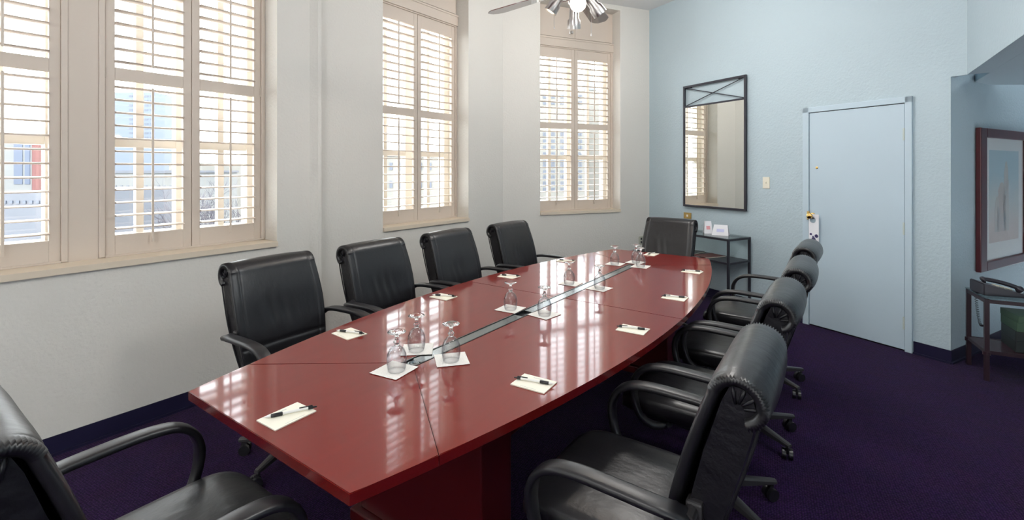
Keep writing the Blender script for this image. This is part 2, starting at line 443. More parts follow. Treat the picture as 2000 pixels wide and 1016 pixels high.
# ------------------------------------------------------------------ door
r = bpy.data.objects.new('door_1', None); col.objects.link(r); r['kind'] = 'structure'; r['label'] = 'pale blue flat door with brass knob'
r.location = WD.p3(2.105, 0, 0); r.rotation_euler = (0, 0, WD.rot)
bm = new(); box(bm, 0, .752, -.012, -.001, .012, 2.02, .002); link('door_leaf', bm, 'door', r)
bm = new()
box(bm, -.060, -.004, -.022, -.0005, 0, 2.075, .003); box(bm, .757, .806, -.022, -.0005, 0, 2.075, .003); box(bm, -.060, .806, -.022, -.0005, 2.026, 2.075, .003)
link('door_casing', bm, 'door', r)
bm = new(); box(bm, -.004, .757, -.004, -.0005, 0, 2.026); link('door_gap', bm, 'black', r)
for z in (.23, 1.0, 1.77):
    bm = new(); box(bm, .742, .757, -.017, -.010, z - .05, z + .05, .002); cyl(bm, (.754, -.021, z - .05), (.754, -.021, z + .05), .006, 10); link('door_hinge', bm, 'hinge', r)
bm = new(); mt = Matrix.Translation((.03, -.012, 1.045)) @ Matrix.Rotation(PI / 2, 4, 'X')
lathe(bm, [(0, 0), (.028, 0), (.028, .006), (.012, .010), (.010, .03), (.022, .038), (.027, .05), (.024, .062), (.012, .068), (0, .069)], 24, mt)
link('door_knob', bm, 'brass', r, 40)
bm = new(); box(bm, -.018, .004, -.026, -.012, 1.005, 1.085, .002); link('strike_plate', bm, 'brass', r)
bm = new(); lathe(bm, [(0, 0), (.012, 0), (.012, .004), (.008, .006), (0, .004)], 16, Matrix.Translation((.068, -.012, 1.50)) @ Matrix.Rotation(PI / 2, 4, 'X'))
link('peephole', bm, 'brass', r, 40)

# door hanger with hole
r = root('door_hanger', 'white card hanger with purple flowers hanging on the brass door knob', 'door hanger', WD.p3(2.105 + .055, -.032, .80), WD.rot)
def ring_card(bm, w, h, cx, cz, rr, y0, y1, n=32):
    """rect with a round hole"""
    outer = []; inner = []
    for k in range(n):
        a = 2 * PI * k / n; c, s = math.cos(a), math.sin(a)
        inner.append((cx + rr * c, cz + rr * s))
        tx = ((w if c > 0 else 0) - cx) / c if abs(c) > 1e-6 else 1e9; tz = ((h if s > 0 else 0) - cz) / s if abs(s) > 1e-6 else 1e9
        t = min(tx, tz); outer.append((cx + t * c, cz + t * s))
    for (X, Z) in ((0, 0), (w, 0), (0, h), (w, h)):
        i = min(range(n), key=lambda q: (outer[q][0] - X) ** 2 + (outer[q][1] - Z) ** 2); outer[i] = (X, Z)
    V = [[bm.verts.new((p[0], y, p[1])) for p in L] for y in (y0, y1) for L in (outer, inner)]
    for k in range(n):
        j = (k + 1) % n
        bm.faces.new((V[0][k], V[0][j], V[1][j], V[1][k])); bm.faces.new((V[2][k], V[3][k], V[3][j], V[2][j]))
        bm.faces.new((V[0][k], V[2][k], V[2][j], V[0][j])); bm.faces.new((V[1][k], V[1][j], V[3][j], V[3][k]))
bm = new(); ring_card(bm, .092, .262, .038, .205, .026, -.002, 0, 36)
for v in bm.verts: v.co.x -= .05
link('hanger_card', bm, 'white_card', r)
for (x, z, s) in ((-.03, .072, .011), (-.005, .028, .018), (.02, .058, .017), (-.01, .05, .008)):
    bm = new()
    for k in range(5):
        a = k * 2 * PI / 5; lathe(bm, [(0, 0), (s * .55, 0), (s * .55, .0006), (0, .0006)], 12, Matrix.Translation((x + s * .5 * math.cos(a), -.0021, z + s * .5 * math.sin(a))) @ Matrix.Rotation(PI / 2, 4, 'X'))
    link('printed_flower', bm, 'purple', r)

# switch and outlets
def plate(w, t, z, label, cat, ww, hh, m, toggles):
    r = root('wall_switch' if cat == 'switch' else 'wall_outlet', label, cat, w.p3(t, 0, z), w.rot)
    bm = new(); box(bm, -ww / 2, ww / 2, -.007, -.0005, -hh / 2, hh / 2, .002); link('cover_plate', bm, m, r)
    for q in toggles:
        bm = new(); box(bm, -.012, .012, -.010, -.006, q - .014, q + .014, .002) if cat != 'switch' else box(bm, -.005, .005, -.018, -.006, q - .008, q + .012, .002)
        link('toggle' if cat == 'switch' else 'receptacle', bm, 'plate' if m != 'plate_grey' else 'iron', r)
plate(WD, 1.6635, 1.347, 'cream light switch plate between mirror and door', 'switch', .075, .12, 'plate', (0,))
plate(WD, .645, .92, 'brass outlet plate on the blue wall just under the mirror corner', 'outlet', .115, .075, 'brass', (0,))
plate(WC, 1.985, .54, 'small grey outlet plate low in the corner behind the head chair', 'outlet', .075, .11, 'plate_grey', (-.022, .022))

# ------------------------------------------------------------------ mirror
r = root('wall_mirror', 'tall black iron framed mirror with crossed wires at its top', 'mirror', WD.p3(.6036, -.025, 1.035), WD.rot)
Wm, Hm = .85, 1.472
bm = new(); q = .024
for a in ((0, q, 0, Hm), (Wm - q, Wm, 0, Hm)): box(bm, a[0], a[1], -.012, .012, a[2], a[3], .002)
box(bm, q, Wm - q, -.012, .012, 0, q, .002); box(bm, q, Wm - q, -.012, .012, Hm - q, Hm, .002); box(bm, q, Wm - q, -.010, .010, 1.205, 1.225, .002)
for x in (.1, Wm - .1): box(bm, x - .01, x + .01, .012, .0245, Hm - .03, Hm - .01)
link('mirror_frame', bm, 'iron', r)
bm = new(); cyl(bm, (q, 0, 1.225), (Wm - q, 0, Hm - q), .005, 8); cyl(bm, (q, .004, Hm - q), (Wm - q, .004, 1.225), .005, 8); link('crossed_wires', bm, 'iron', r)
bm = new(); box(bm, q - .002, Wm - q + .002, -.004, .004, q - .002, 1.207); link('mirror_glass', bm, 'mirror', r)

# ------------------------------------------------------------------ framed print in the alcove
r = root('framed_print', 'large pastel print in a dark mahogany frame on the alcove wall', 'picture', WE.p3(.441, -.004, .655), WE.rot)
Wp, Hp = 1.125, 1.165
bm = new(); fw = .125; dd = -.035
for (x0, x1, z0, z1) in ((0, fw, 0, Hp), (Wp - fw, Wp, 0, Hp), (fw, Wp - fw, 0, .075), (fw, Wp - fw, Hp - .075, Hp)):
    box(bm, x0, x1, dd, 0, z0, z1, .006)
link('picture_frame', bm, 'mahogany', r)
bm = new(); box(bm, fw, Wp - fw, -.012, -.003, .075, Hp - .075); link('mat_board', bm, 'mat_board', r)
bm = new(); box(bm, fw + .11, Wp - fw - .11, -.0135, -.012, .075 + .14, Hp - .075 - .10); link('print_sheet', bm, 'art', r)
for (cx_, w_, h_, mm_) in ((.50, .20, .42, 'sand_shape'), (.60, .12, .60, 'pale_shape'), (.40, .10, .30, 'pale_shape')):
    bm = new(); pl = [(-w_ / 2, 0)] + [(-w_ / 2 * math.cos(a * PI / 16) * (1 - .12 * (a % 3)), h_ * (.62 + .38 * math.sin(a * PI / 16))) for a in range(17)] + [(w_ / 2, 0)]
    A = [bm.verts.new((cx_ + x, -.0142, .30 + z)) for x, z in pl]; B = [bm.verts.new((cx_ + x, -.0136, .30 + z)) for x, z in pl]
    bm.faces.new(A); bm.faces.new(B[::-1])
    for i in range(len(pl)): bm.faces.new((A[i], A[(i + 1) % len(pl)], B[(i + 1) % len(pl)], B[i]))
    link('printed_shape', bm, mm_, r)
bm = new(); box(bm, fw, Wp - fw, -.020, -.018, .075, Hp - .075); link('picture_glass', bm, 'picture_glass', r)

# ------------------------------------------------------------------ conference table
TR = -math.atan2(.5764, .8171)
TC = (.2762, 2.742)
def tw(v, u, z=.74): return (TC[0] + .8171 * v + .5764 * u, TC[1] - .5764 * v + .8171 * u, z)
t = root('conference_table', 'long boat-shaped glossy cherry conference table with a steel cable trough', 'table', (*TC, 0), TR)
LN, LF = -1.733, 1.775
def hw(u): return .692 - u * u * .0862
def arc(u0, u1, s, n=16): return [(s * hw(u0 + (u1 - u0) * k / n), u0 + (u1 - u0) * k / n) for k in range(n + 1)]
g = .001; sw = .034; UA, UB = -1.165, 1.155; VN, VF = -1.51, 1.50
def top_panel(poly):
    bm = new(); prism(bm, poly, .711, .74)
    es = [e for e in bm.edges if abs(e.verts[0].co.z - .74) < 1e-6 and abs(e.verts[1].co.z - .74) < 1e-6]
    bmesh.ops.bevel(bm, geom=es, offset=.0018, segments=2, affect='EDGES')
    o = link('top_panel', bm, 'cherry', t); o.data.materials.append(M['cherry_edge'])
    for p in o.data.polygons:
        if abs(p.normal.z) < .3: p.material_index = 1
top_panel(arc(LN, VN, 1, 4) + [(sw + g, UA - g), (-sw - g, UA - g)] + arc(VN, LN, -1, 4))
top_panel([(sw, UA + g)] + arc(VN + .002, -g, 1) + [(sw, -g)])
top_panel([(-sw, UA + g), (-sw, -g)] + arc(-g, VN + .002, -1))
top_panel([(sw, g)] + arc(g, VF - .002, 1) + [(sw, UB - g)])
top_panel([(-sw, g), (-sw, UB - g)] + arc(VF - .002, g, -1))
def corner(s):
    c = hw(LF); return [(s * c, LF - .03), (s * (c - .008), LF - .01), (s * (c - .03), LF)]
top_panel(arc(VF, LF - .05, 1, 4) + corner(1) + corner(-1)[::-1] + arc(LF - .05, VF, -1, 4) + [(-sw - g, UB + g), (sw + g, UB + g)])
bm = new()
box(bm, -sw, sw, UA, UB, .70, .728)
box(bm, -sw, -sw + .006, UA, UB, .728, .7415); box(bm, sw - .006, sw, UA, UB, .728, .7415)
box(bm, -sw + .006, sw - .006, UA, UA + .006, .728, .7415); box(bm, -sw + .006, sw - .006, UB - .006, UB, .728, .7415)
link('trough_rim', bm, 'black', t)
bm = new(); box(bm, -sw + .0075, sw - .0075, UA + .05, -.42, .728, .7395, .001); box(bm, -sw + .0075, sw - .0075, -.33, UB - .01, .728, .7395, .001)
link('trough_lid', bm, 'steel', t)
bm = new(); lathe(bm, [(0, .728), (.02, .728), (.022, .738), (.017, .7385), (.014, .732), (0, .732)], 24, Matrix.Translation((0, UA + .03, 0))); link('cable_grommet', bm, 'steel', t, 40)
def pedestal(u0, u1, s):
    bm = new(); box(bm, -.33, .33, u0, u1, .051, .7105, .006); link('pedestal', bm, 'ped', t)
pedestal(-1.13, -.95, 1); pedestal(.95, 1.13, 1)
bm = new(); box(bm, -.02, .02, -.95, .95, .18, .60, .003); link('stretcher_panel', bm, 'ped', t)
bm = new(); box(bm, -.36, .36, -1.16, -.92, 0, .05, .006); link('plinth', bm, 'ped', t)
bm = new(); box(bm, -.36, .36, .92, 1.16, 0, .05, .006); link('plinth', bm, 'ped', t)

# ------------------------------------------------------------------ things on the table
def copy_tree(o, parent=None):
    c = o.copy(); col.objects.link(c); c.parent = parent
    for ch in o.children: copy_tree(ch, c)
    return c
def make_goblet():
    r = root('water_goblet', '', 'glass', (0, 0, 0), 0, 'upturned water goblets')
    # upturned: rim on the table at z=0, foot on top at .14
    bm = new(); lathe(bm, [(.0287, 0), (.0300, 0), (.0335, .012), (.0362, .030), (.0365, .045), (.034, .062), (.027, .078), (.016, .089), (.0095, .0935), (0, .0940),
                           ][:9] + [(.0075, .0915), (.014, .0865), (.0245, .0765), (.0322, .0605), (.0347, .0445), (.0344, .030), (.0318, .012), (.0287, 0)], 36)
    bmesh.ops.remove_doubles(bm, verts=bm.verts[:], dist=1e-6)
    link('goblet_bowl', bm, 'thin_glass', r, 180)
    bm = new(); lathe(bm, [(0, .0900), (.0085, .0925), (.0095, .0940), (.0080, .098), (.0125, .1035), (.0125, .107), (.0072, .112), (.0065, .122), (.0085, .130), (.020, .1365),
                           (.0325, .1400), (.0335, .1415), (.0325, .1425), (.018, .1418), (0, .1400)], 32)
    link('stem_and_foot', bm, 'glass', r, 180)
    return r
gob = make_goblet()
GL = [((.012, -1.228), 'upturned water goblet at the near end of the steel trough'),
      ((-.073, -1.050), 'upturned goblet on the window side behind the nearest goblet'),
      ((.112, -1.045), 'upturned goblet on the door side of the trough near its near end'),
      ((-.090, -.365), 'upturned goblet on the window side of the trough, front of the middle group'),
      ((.110, -.350), 'upturned goblet on the door side of the trough, front of the middle group'),
      ((-.100, .300), 'upturned goblet on the window side of the trough, back of the middle group'),
      ((.108, .310), 'upturned goblet on the door side of the trough, back of the middle group'),
      ((-.115, 1.070), 'upturned goblet on the window side of the far end of the trough'),
      ((-.010, 1.245), 'farthest upturned goblet, beyond the end of the steel trough'),
      ((.078, 1.105), 'upturned goblet on the door side of the far end of the trough')]
NP = [((-.001, -1.228), 8), ((-.080, -1.037), 42), ((.104, -1.034), 50), ((-.098, -.355), 5), ((.100, -.335), -8), ((-.105, .330), 3), ((.103, .318), -5), ((-.125, 1.099), 2), ((-.018, 1.253), -4), ((.074, 1.118), 4)]
NL = ['nearest white square napkin under the front goblet', 'white napkin under the goblet left of the trough near its near end', 'white napkin under the goblet right of the trough near its near end',
      'white napkin on the window side, front of the middle group', 'white napkin on the door side, front of the middle group', 'white napkin on the window side, back of the middle group',
      'white napkin on the door side, back of the middle group', 'white napkin left of the far end of the trough', 'farthest white napkin beyond the trough', 'white napkin right of the far end of the trough']
bm = new(); N = 14; hs = .062
grid = [[bm.verts.new(((i / N - .5) * 2 * hs, (j / N - .5) * 2 * hs, .0009 + .0006 * (abs(i / N - .5) * 2) ** 6 * (abs(j / N - .5) * 2) ** 6)) for i in range(N + 1)] for j in range(N + 1)]
for row in grid:
    for v in row:
        if abs(abs(v.co.x) - hs) < 1e-6 or abs(abs(v.co.y) - hs) < 1e-6: v.co.x *= 1 + .012 * math.sin(v.co.y * 400); v.co.y *= 1 + .012 * math.sin(v.co.x * 400)
for j in range(N):
    for i in range(N): bm.faces.new((grid[j][i], grid[j][i + 1], grid[j + 1][i + 1], grid[j + 1][i]))
r_ = bmesh.ops.extrude_face_region(bm, geom=bm.faces[:]); 
for v in [x for x in r_['geom'] if isinstance(x, bmesh.types.BMVert)]: v.co.z = .0002
nap = link('napkin', bm, 'napkin')
tag(nap, NL[0], 'napkin', 'napkins under the goblets')
for i, ((v, u), a) in enumerate(NP):
    o = nap if i == 0 else nap.copy()
    if i: col.objects.link(o)
    o.location = tw(v, u, .7401 if i not in (8, 0, 3, 4, 5, 6, 7, 9, 1, 2) else .7418); o.rotation_euler = (0, 0, TR + math.radians(a)); o['label'] = NL[i]
for i, ((v, u), lab) in enumerate(GL):
    o = gob if i == 0 else copy_tree(gob)
    o.location = tw(v, u, .7434); o['label'] = lab; o.rotation_euler = (0, 0, R.random())

# notepads and pens
bm = new(); box(bm, -.065, .065, -.049, .049, 0, .004, .0006)
pad = root('notepad', '', 'notepad', (0, 0, 0), 0, 'notepads at each seat')
link('paper_sheets', bm, 'paper', pad)
bm = new(); box(bm, -.02, .02, .034, .037, .004, .0043); link('printed_heading', bm, 'print_grey', pad)
bm = new(); box(bm, -.03, .03, -.042, -.0408, .004, .0043); link('printed_line', bm, 'print_grey', pad)
pen = root('ballpoint_pen', '', 'pen', (0, 0, 0), 0, 'pens on the notepads')
bm = new(); tube(bm, [(-.072, 0, 0), (-.066, 0, 0), (-.06, 0, 0), (.052, 0, 0)], [.0006, .0016, .0042, .0042], 14); link('pen_barrel', bm, 'pen_white', pen, 60)
bm = new(); tube(bm, [(-.052, 0, 0), (-.05, 0, 0), (-.022, 0, 0), (-.020, 0, 0)], [.0044, .0054, .0054, .0044], 14); link('pen_grip', bm, 'black', pen, 60)
bm = new(); tube(bm, [(.050, 0, 0), (.064, 0, 0)], [.0047, .0047], 14); tube(bm, [(.064, 0, 0), (.074, 0, 0)], [.0025, .0025], 10); box(bm, .025, .062, -.001, .001, .004, .0072); link('pen_clip', bm, 'black', pen, 60)
# (v,u), pad angle in table frame (deg, 0 = long side across the table), pen angle, pen flip
PD = [((-.009, -1.632), 92, 128, 'lone seat of the near table end'),
      ((-.467, -1.084), -4, 18, 'first seat on the window side'), ((-.552, -.386), 2, 22, 'second seat on the window side'),
      ((-.550, .264), 0, 20, 'third seat on the window side'), ((-.498, .981), 3, 20, 'fourth seat on the window side'),
      ((-.035, 1.679), 90, 76, 'far head seat'),
      ((.446, 1.149), -3, 196, 'fourth seat on the door side'), ((.550, .365), 0, 200, 'third seat on the door side'),
      ((.553, -.298), 2, 196, 'second seat on the door side'), ((.477, -1.025), 4, 194, 'first seat on the door side')]
for i, ((v, u), a, pa, lab) in enumerate(PD):
    o = pad if i == 0 else copy_tree(pad); o.location = tw(v, u, .7402); o.rotation_euler = (0, 0, TR + math.radians(a)); o['label'] = 'cream notepad at the ' + lab
    q = pen if i == 0 else copy_tree(pen)
    dv, du = ((.0, .01) if i == 0 else (.0, .004))
    q.location = tw(v + dv, u + du, .7402 + .0043 + .0055)
    q.rotation_euler = (0, 0, TR + math.radians(pa if i else 62)); q['label'] = 'white pen with black grip at the ' + lab

# ------------------------------------------------------------------ chairs
def chair_shell():
    """leather front cover that rolls over the top; profile in (y,z), swept across x"""
    front = [(-.100, .462), (-.114, .53), (-.126, .60), (-.144, .69), (-.170, .79), (-.197, .875), (-.223, .948)]
    f = [(p.x, p.y) for p in spline([(a, b_, 0) for a, b_ in front], 9)]
    c = (-.285, .925); r = .067; na = 66
    a0, a1 = math.radians(21), math.radians(245)
    arc_ = [(c[0] + r * (1 - .12 * max(0, (k / na - .75) * 4)) * math.cos(a0 + (a1 - a0) * k / na), c[1] + r * (1 - .12 * max(0, (k / na - .75) * 4)) * math.sin(a0 + (a1 - a0) * k / na)) for k in range(na + 1)]
    return f[:-1] + arc_, len(f) - 1, na
def make_chair():
    r = root('leather_chair', '', 'chair', (0, 0, 0), 0, 'black leather conference chairs')
    path, i0, na = chair_shell(); n = len(path); th = .026
    bm = new(); rings = []
    QS = [-1, -.965, -.93, -.90, -.88, -.865, -.85, -.83, -.79] + [-.72 + 1.44 * k / 36 for k in range(37)] + [.79, .83, .85, .865, .88, .90, .93, .965, 1]
    for i, (y, z) in enumerate(path):
        a = path[max(0, i - 1)]; c = path[min(n - 1, i + 1)]
        ty, tz = c[0] - a[0], c[1] - a[1]; l = math.hypot(ty, tz); ty /= l; tz /= l
        ny, nz = tz, -ty              # outward (towards the sitter on the front)
        s = min(1, i / i0)
        half = .225 + .027 * math.sin(min(1, s * 1.25) * PI * .5) - (.010 * max(0, (s - .6) / .4))
        wrap = .022 * (1 - .75 * s)
        inarc = max(0, i - i0) / na
        ring = []
        def P(x, off, wr=0.0):
            e = abs(x) / half
            yy = y + ny * off + wrap * e * e * .8; zz = z + nz * off
            ring.append(bm.verts.new((x, yy, zz)))
        ruf = (.0035 * (1 if i % 2 else -1)) if inarc > .0 else 0
        end = .0 if i < n - 2 else -.004
        for q in QS:
            x = q * (half - .010)
            crown = .009 * (1 - q ** 4) + end
            crown -= .0035 * math.exp(-((abs(q) - .865) / .016) ** 2) * (1 if inarc == 0 else max(0, 1 - inarc * 4))
            crown -= .006 * math.exp(-((z - .575) / .009) ** 2) + .003 * math.exp(-((z - .515) / .008) ** 2)
            win = math.exp(-((z - .70) / .10) ** 2) * (1 - q * q)
            crown += win * (.0022 * math.sin(x * 95 + 1.5 * math.sin(z * 14)) * (.5 + .5 * math.sin(x * 17 + 1)) - .006 * math.exp(-((z - .74) / .12) ** 2))
            ru = ruf * (max(0, abs(q) - .86) / .14)
            P(x, crown + ru)
        P(half - .002, -.003 + ruf * 1.3); P(half, -.010 + ruf * 1.3); P(half - .003, -th * .75)
        for k in range(7):
            q = 1 - k / 6 * 2; x = q * (half - .012); P(x, -th)
        P(-half + .003, -th * .75); P(-half, -.010 + ruf * 1.3); P(-half + .002, -.003 + ruf * 1.3)
        rings.append(ring)
    m_ = len(rings[0])
    for A, B in zip(rings, rings[1:]):
        for k in range(m_): bm.faces.new((A[k], A[(k + 1) % m_], B[(k + 1) % m_], B[k]))
    bm.faces.new(rings[0][::-1]); bm.faces.new(rings[-1])
    back = link('backrest', bm, 'leather', r, 180)
    # inner body behind the cover
    bm = new()
    prof = [(-.122, .455), (-.150, .60), (-.172, .69), (-.198, .79), (-.228, .88), (-.243, .925), (-.262, .962), (-.295, .968), (-.322, .945), (-.330, .91), (-.322, .86), (-.300, .78), (-.268, .68), (-.235, .58), (-.195, .49), (-.165, .445)]
    hb = .226; NS = 7
    sl = []
    for k in range(NS):
        q = -1 + 2 * k / (NS - 1); pin = 1.0 if 0 < k < NS - 1 else .86
        cy = sum(p[0] for p in prof) / len(prof)
        ring = []
        for (y, z) in prof:
            w_ = hb - .02 * (1 - min(1, (z - .44) / .25))
            yy = -.20 - (z - .45) * .16 + (y - (-.20 - (z - .45) * .16)) * pin
            ring.append(bm.verts.new((q * w_, yy, z)))
        sl.append(ring)
    mm = len(prof)
    for A, B in zip(sl, sl[1:]):
        for k in range(mm): bm.faces.new((A[k], A[(k + 1) % mm], B[(k + 1) % mm], B[k]))
    bm.faces.new(sl[0][::-1]); bm.faces.new(sl[-1])
    link('back_panel', bm, 'leather_side', r, 50)
    for s in (-1, 1):
        bm = new()
        pp = [(s * (hb - .02 * (1 - min(1, (z - .44) / .25)) + .001), y - .001, z) for y, z in prof[9:]]
        tube(bm, spline(pp, 4), .004, 8); link('piping', bm, 'leather_side', back, 180)
        # folds gathered under the roll end
        for k in range(4):
            bm = new(); a = math.radians(55 + 38 * k)
            tube(bm, [(s * (hb + .003), -.285 + .012 * math.cos(a), .915 + .012 * math.sin(a)), (s * (hb + .001), -.285 + .032 * math.cos(a + .25), .922 + .030 * math.sin(a + .25)), (s * (hb - .002), -.285 + .046 * math.cos(a + .3), .925 + .046 * math.sin(a + .3))], [.003, .005, .003], 8)
            link('gathered_fold', bm, 'leather_side', back, 180)
    # seat
    bm = new(); nx, ny_ = 16, 16; w_, y0, y1 = .245, -.115, .345
    for zz in (0,):
        G_ = []
        for j in range(ny_ + 1):
            for i in range(nx + 1):
                pass
    def seat_pt(a, b_):   # a,b in -1..1 on a rounded slab; returns outline scale
        return a, b_
    layers = [(.415, .93), (.425, .985), (.445, 1.0), (.470, 1.0), (.485, .985), (.493, .95), (.499, .85), (.503, .65), (.504, .35)]
    rr = []
    ns = 48
    for z, k in layers:
        ring = []
        for q in range(ns):
            a = 2 * PI * q / ns; c, s = math.cos(a), math.sin(a); e = .32
            x = math.copysign(abs(c) ** e, c) * w_ * k; yv = math.copysign(abs(s) ** e, s) * (y1 - y0) / 2 * k + (y0 + y1) / 2
            fall = -.03 * max(0, (yv - .22) / .125) ** 2 if z > .43 else 0
            ring.append(bm.verts.new((x, yv, z + fall)))
        rr.append(ring)
    for A, B in zip(rr, rr[1:]):
        for k in range(ns): bm.faces.new((A[k], A[(k + 1) % ns], B[(k + 1) % ns], B[k]))
    bm.faces.new(rr[0][::-1]); bm.faces.new(rr[-1])
    link('seat', bm, 'leather', r, 180)
    bm = new(); box(bm, -.20, .20, -.17, .28, .385, .415, .01); box(bm, -.09, .09, -.12, .12, .34, .386, .01)
    box(bm, -.045, .045, -.20, -.12, .38, .60, .01)
    cyl(bm, (.09, .05, .37), (.25, .07, .365), .005, 8)
    link('seat_pan', bm, 'plastic', r)
    # armrests
    for s in (-1, 1):
        bm = new()
        pth = spline([(s * .262, -.175, .640), (s * .285, -.155, .655), (s * .298, -.10, .664), (s * .300, .0, .668), (s * .300, .10, .668), (s * .300, .175, .655), (s * .300, .222, .620), (s * .298, .243, .565), (s * .296, .238, .500), (s * .292, .215, .440), (s * .27, .17, .405), (s * .22, .13, .398), (s * .17, .12, .398)], 5)
        sec = [];
        for k in range(16):
            a = 2 * PI * k / 16; c, si = math.cos(a), math.sin(a)
            sec.append((math.copysign(abs(c) ** .6, c) * .030, math.copysign(abs(si) ** .7, si) * .0125))
        rings = []
        for i, p in enumerate(pth):
            a = pth[max(0, i - 1)]; c = pth[min(len(pth) - 1, i + 1)]; tt = (c - a).normalized()
            side = Vector((1, 0, 0)) - tt * tt.x; 
            if side.length < .5: side = Vector((0, -1, 0)) * s * -1 if abs(tt.x) > .8 else side
            side = (side - tt * side.dot(tt)).normalized()
            up = tt.cross(side).normalized()
            k_ = (1.0 if i > 3 else .75) * (1 if i < 34 else max(.62, 1 - (i - 34) * .035))
            rings.append([bm.verts.new(p + side * (u_ * k_) + up * v_) for u_, v_ in sec])
        for A, B in zip(rings, rings[1:]):
            for k in range(16): bm.faces.new((A[k], A[(k + 1) % 16], B[(k + 1) % 16], B[k]))
        bm.faces.new(rings[0][::-1]); bm.faces.new(rings[-1])
        arm = link('armrest', bm, 'plastic', r, 180)
        bm = new(); cyl(bm, (s * .225, -.180, .638), (s * .275, -.180, .638), .016, 16); box(bm, min(s * .20, s * .235), max(s * .20, s * .235), -.205, -.165, .60, .66, .006)
        link('arm_bracket', bm, 'base_metal', arm)
    bm = new(); cyl(bm, (0, 0, .08), (0, 0, .24), .028, 20); cyl(bm, (0, 0, .24), (0, 0, .345), .018, 20); link('gas_column', bm, 'base_metal', r, 40)
    bm = new(); lathe(bm, [(0, .125), (.04, .122), (.05, .11), (.05, .075), (.04, .068), (0, .068)], 20)
    for k in range(5):
        a = k * 2 * PI / 5 + .35
        rot = Matrix.Rotation(a, 4, 'Z')
        vs = []
        secs = [(.03, .024, .078, .118), (.16, .020, .072, .102), (.285, .015, .070, .088), (.300, .012, .071, .085)]
        rg = [[bm.verts.new(rot @ Vector((x, sy * w2, z))) for sy, z in ((-1, z0), (1, z0), (1, z1 - .006), (.6, z1), (-.6, z1), (-1, z1 - .006))] for x, w2, z0, z1 in secs]
        for A, B in zip(rg, rg[1:]):
            for q in range(6): bm.faces.new((A[q], A[(q + 1) % 6], B[(q + 1) % 6], B[q]))
        bm.faces.new(rg[0][::-1]); bm.faces.new(rg[-1])
    base = link('star_base', bm, 'base_metal', r, 40)
    for k in range(5):
        a = k * 2 * PI / 5 + .35; cx_, cy_ = .285 * math.cos(a), .285 * math.sin(a); ca = a + .9 + k
        bm = new(); d = Vector((math.cos(ca), math.sin(ca), 0)); c0 = Vector((cx_, cy_, .027)) - Vector((-d.y, d.x, 0)) * .012
        for sgn in (-1, 1): cyl(bm, c0 + d * sgn * .007, c0 + d * sgn * .024, .0265, 20)
        cyl(bm, (cx_, cy_, .03), (cx_, cy_, .075), .006, 8)
        tube(bm, [c0 + d * .007 + Vector((0, 0, .026)), c0 - d * .007 + Vector((0, 0, .026))], .010, 10)
        link('caster', bm, 'plastic', base, 40)
    return r
chair = make_chair()
def face(fx, fy): return math.atan2(-fx, fy)
nx_, ny_v = .8171, -.5764; ax_, ay_ = .5764, .8171
def an(a, n): return (a * ax_ + n * nx_, a * ay_ + n * ny_v)
CH = [((1.387, -2.345), (nx_, ny_v), 2, 'black leather chair on the window side under the widest window'),
      ((2.085, -2.345), (nx_, ny_v), 1, 'second black leather chair along the window side of the table'),
      ((2.800, -2.330), (nx_, ny_v), 0, 'third black leather chair along the window side of the table'),
      ((3.560, -2.280), (nx_, ny_v), -2, 'fourth and farthest black leather chair along the window side'),
      ((1.437, -.495), (-nx_, -ny_v), 1, 'first black leather chair on the door side, its rolled back top seen end-on'),
      ((2.240, -.495), (-nx_, -ny_v), 0, 'second black leather chair along the door side of the table'),
      ((2.940, -.480), (-nx_, -ny_v), 0, 'third black leather chair along the door side of the table'),
      ((3.720, -.490), (-nx_, -ny_v), -2, 'fourth and farthest black leather chair along the door side'),
      ((.440, -1.448), (ax_, ay_), 0, 'black leather chair pulled up alone to the near end of the table'),
      ((4.500, -1.445), (-ax_, -ay_), -4, 'black leather head chair at the far end, in front of the shelf')]
for i, ((a, n_), (fx, fy), yaw, lab) in enumerate(CH):
    o = chair if i == 0 else copy_tree(chair)
    o.location = (*an(a, n_), 0); o.rotation_euler = (0, 0, face(fx, fy) + math.radians(yaw)); o['label'] = lab

# ------------------------------------------------------------------ shelf by the mirror
r = root('console_shelf', 'black iron two-tier console shelf with a glass top under the mirror', 'shelf', WD.p3(.64, -.03, 0), WD.rot)
Wc, Dc, Hc = .87, .36, .765
for x in (0, Wc - .022):
    for y in (-Dc, -.022):
        bm = new(); box(bm, x, x + .022, y, y + .022, 0, Hc, .002); link('leg', bm, 'iron', r)
for z in (Hc - .022, .50):
    bm = new()
    box(bm, .022, Wc - .022, -Dc + .002, -Dc + .02, z, z + .02); box(bm, .022, Wc - .022, -.020, -.002, z, z + .02)
    box(bm, .002, .02, -Dc + .022, -.022, z, z + .02); box(bm, Wc - .02, Wc - .002, -Dc + .022, -.022, z, z + .02)
    link('rail_frame', bm, 'iron', r)
bm = new(); box(bm, .001, Wc - .001, -Dc + .001, -.001, Hc, Hc + .006, .001); link('glass_top', bm, 'table_glass', r)
bm = new(); box(bm, .022, Wc - .022, -Dc + .022, -.022, .505, .519); link('lower_board', bm, 'iron', r)
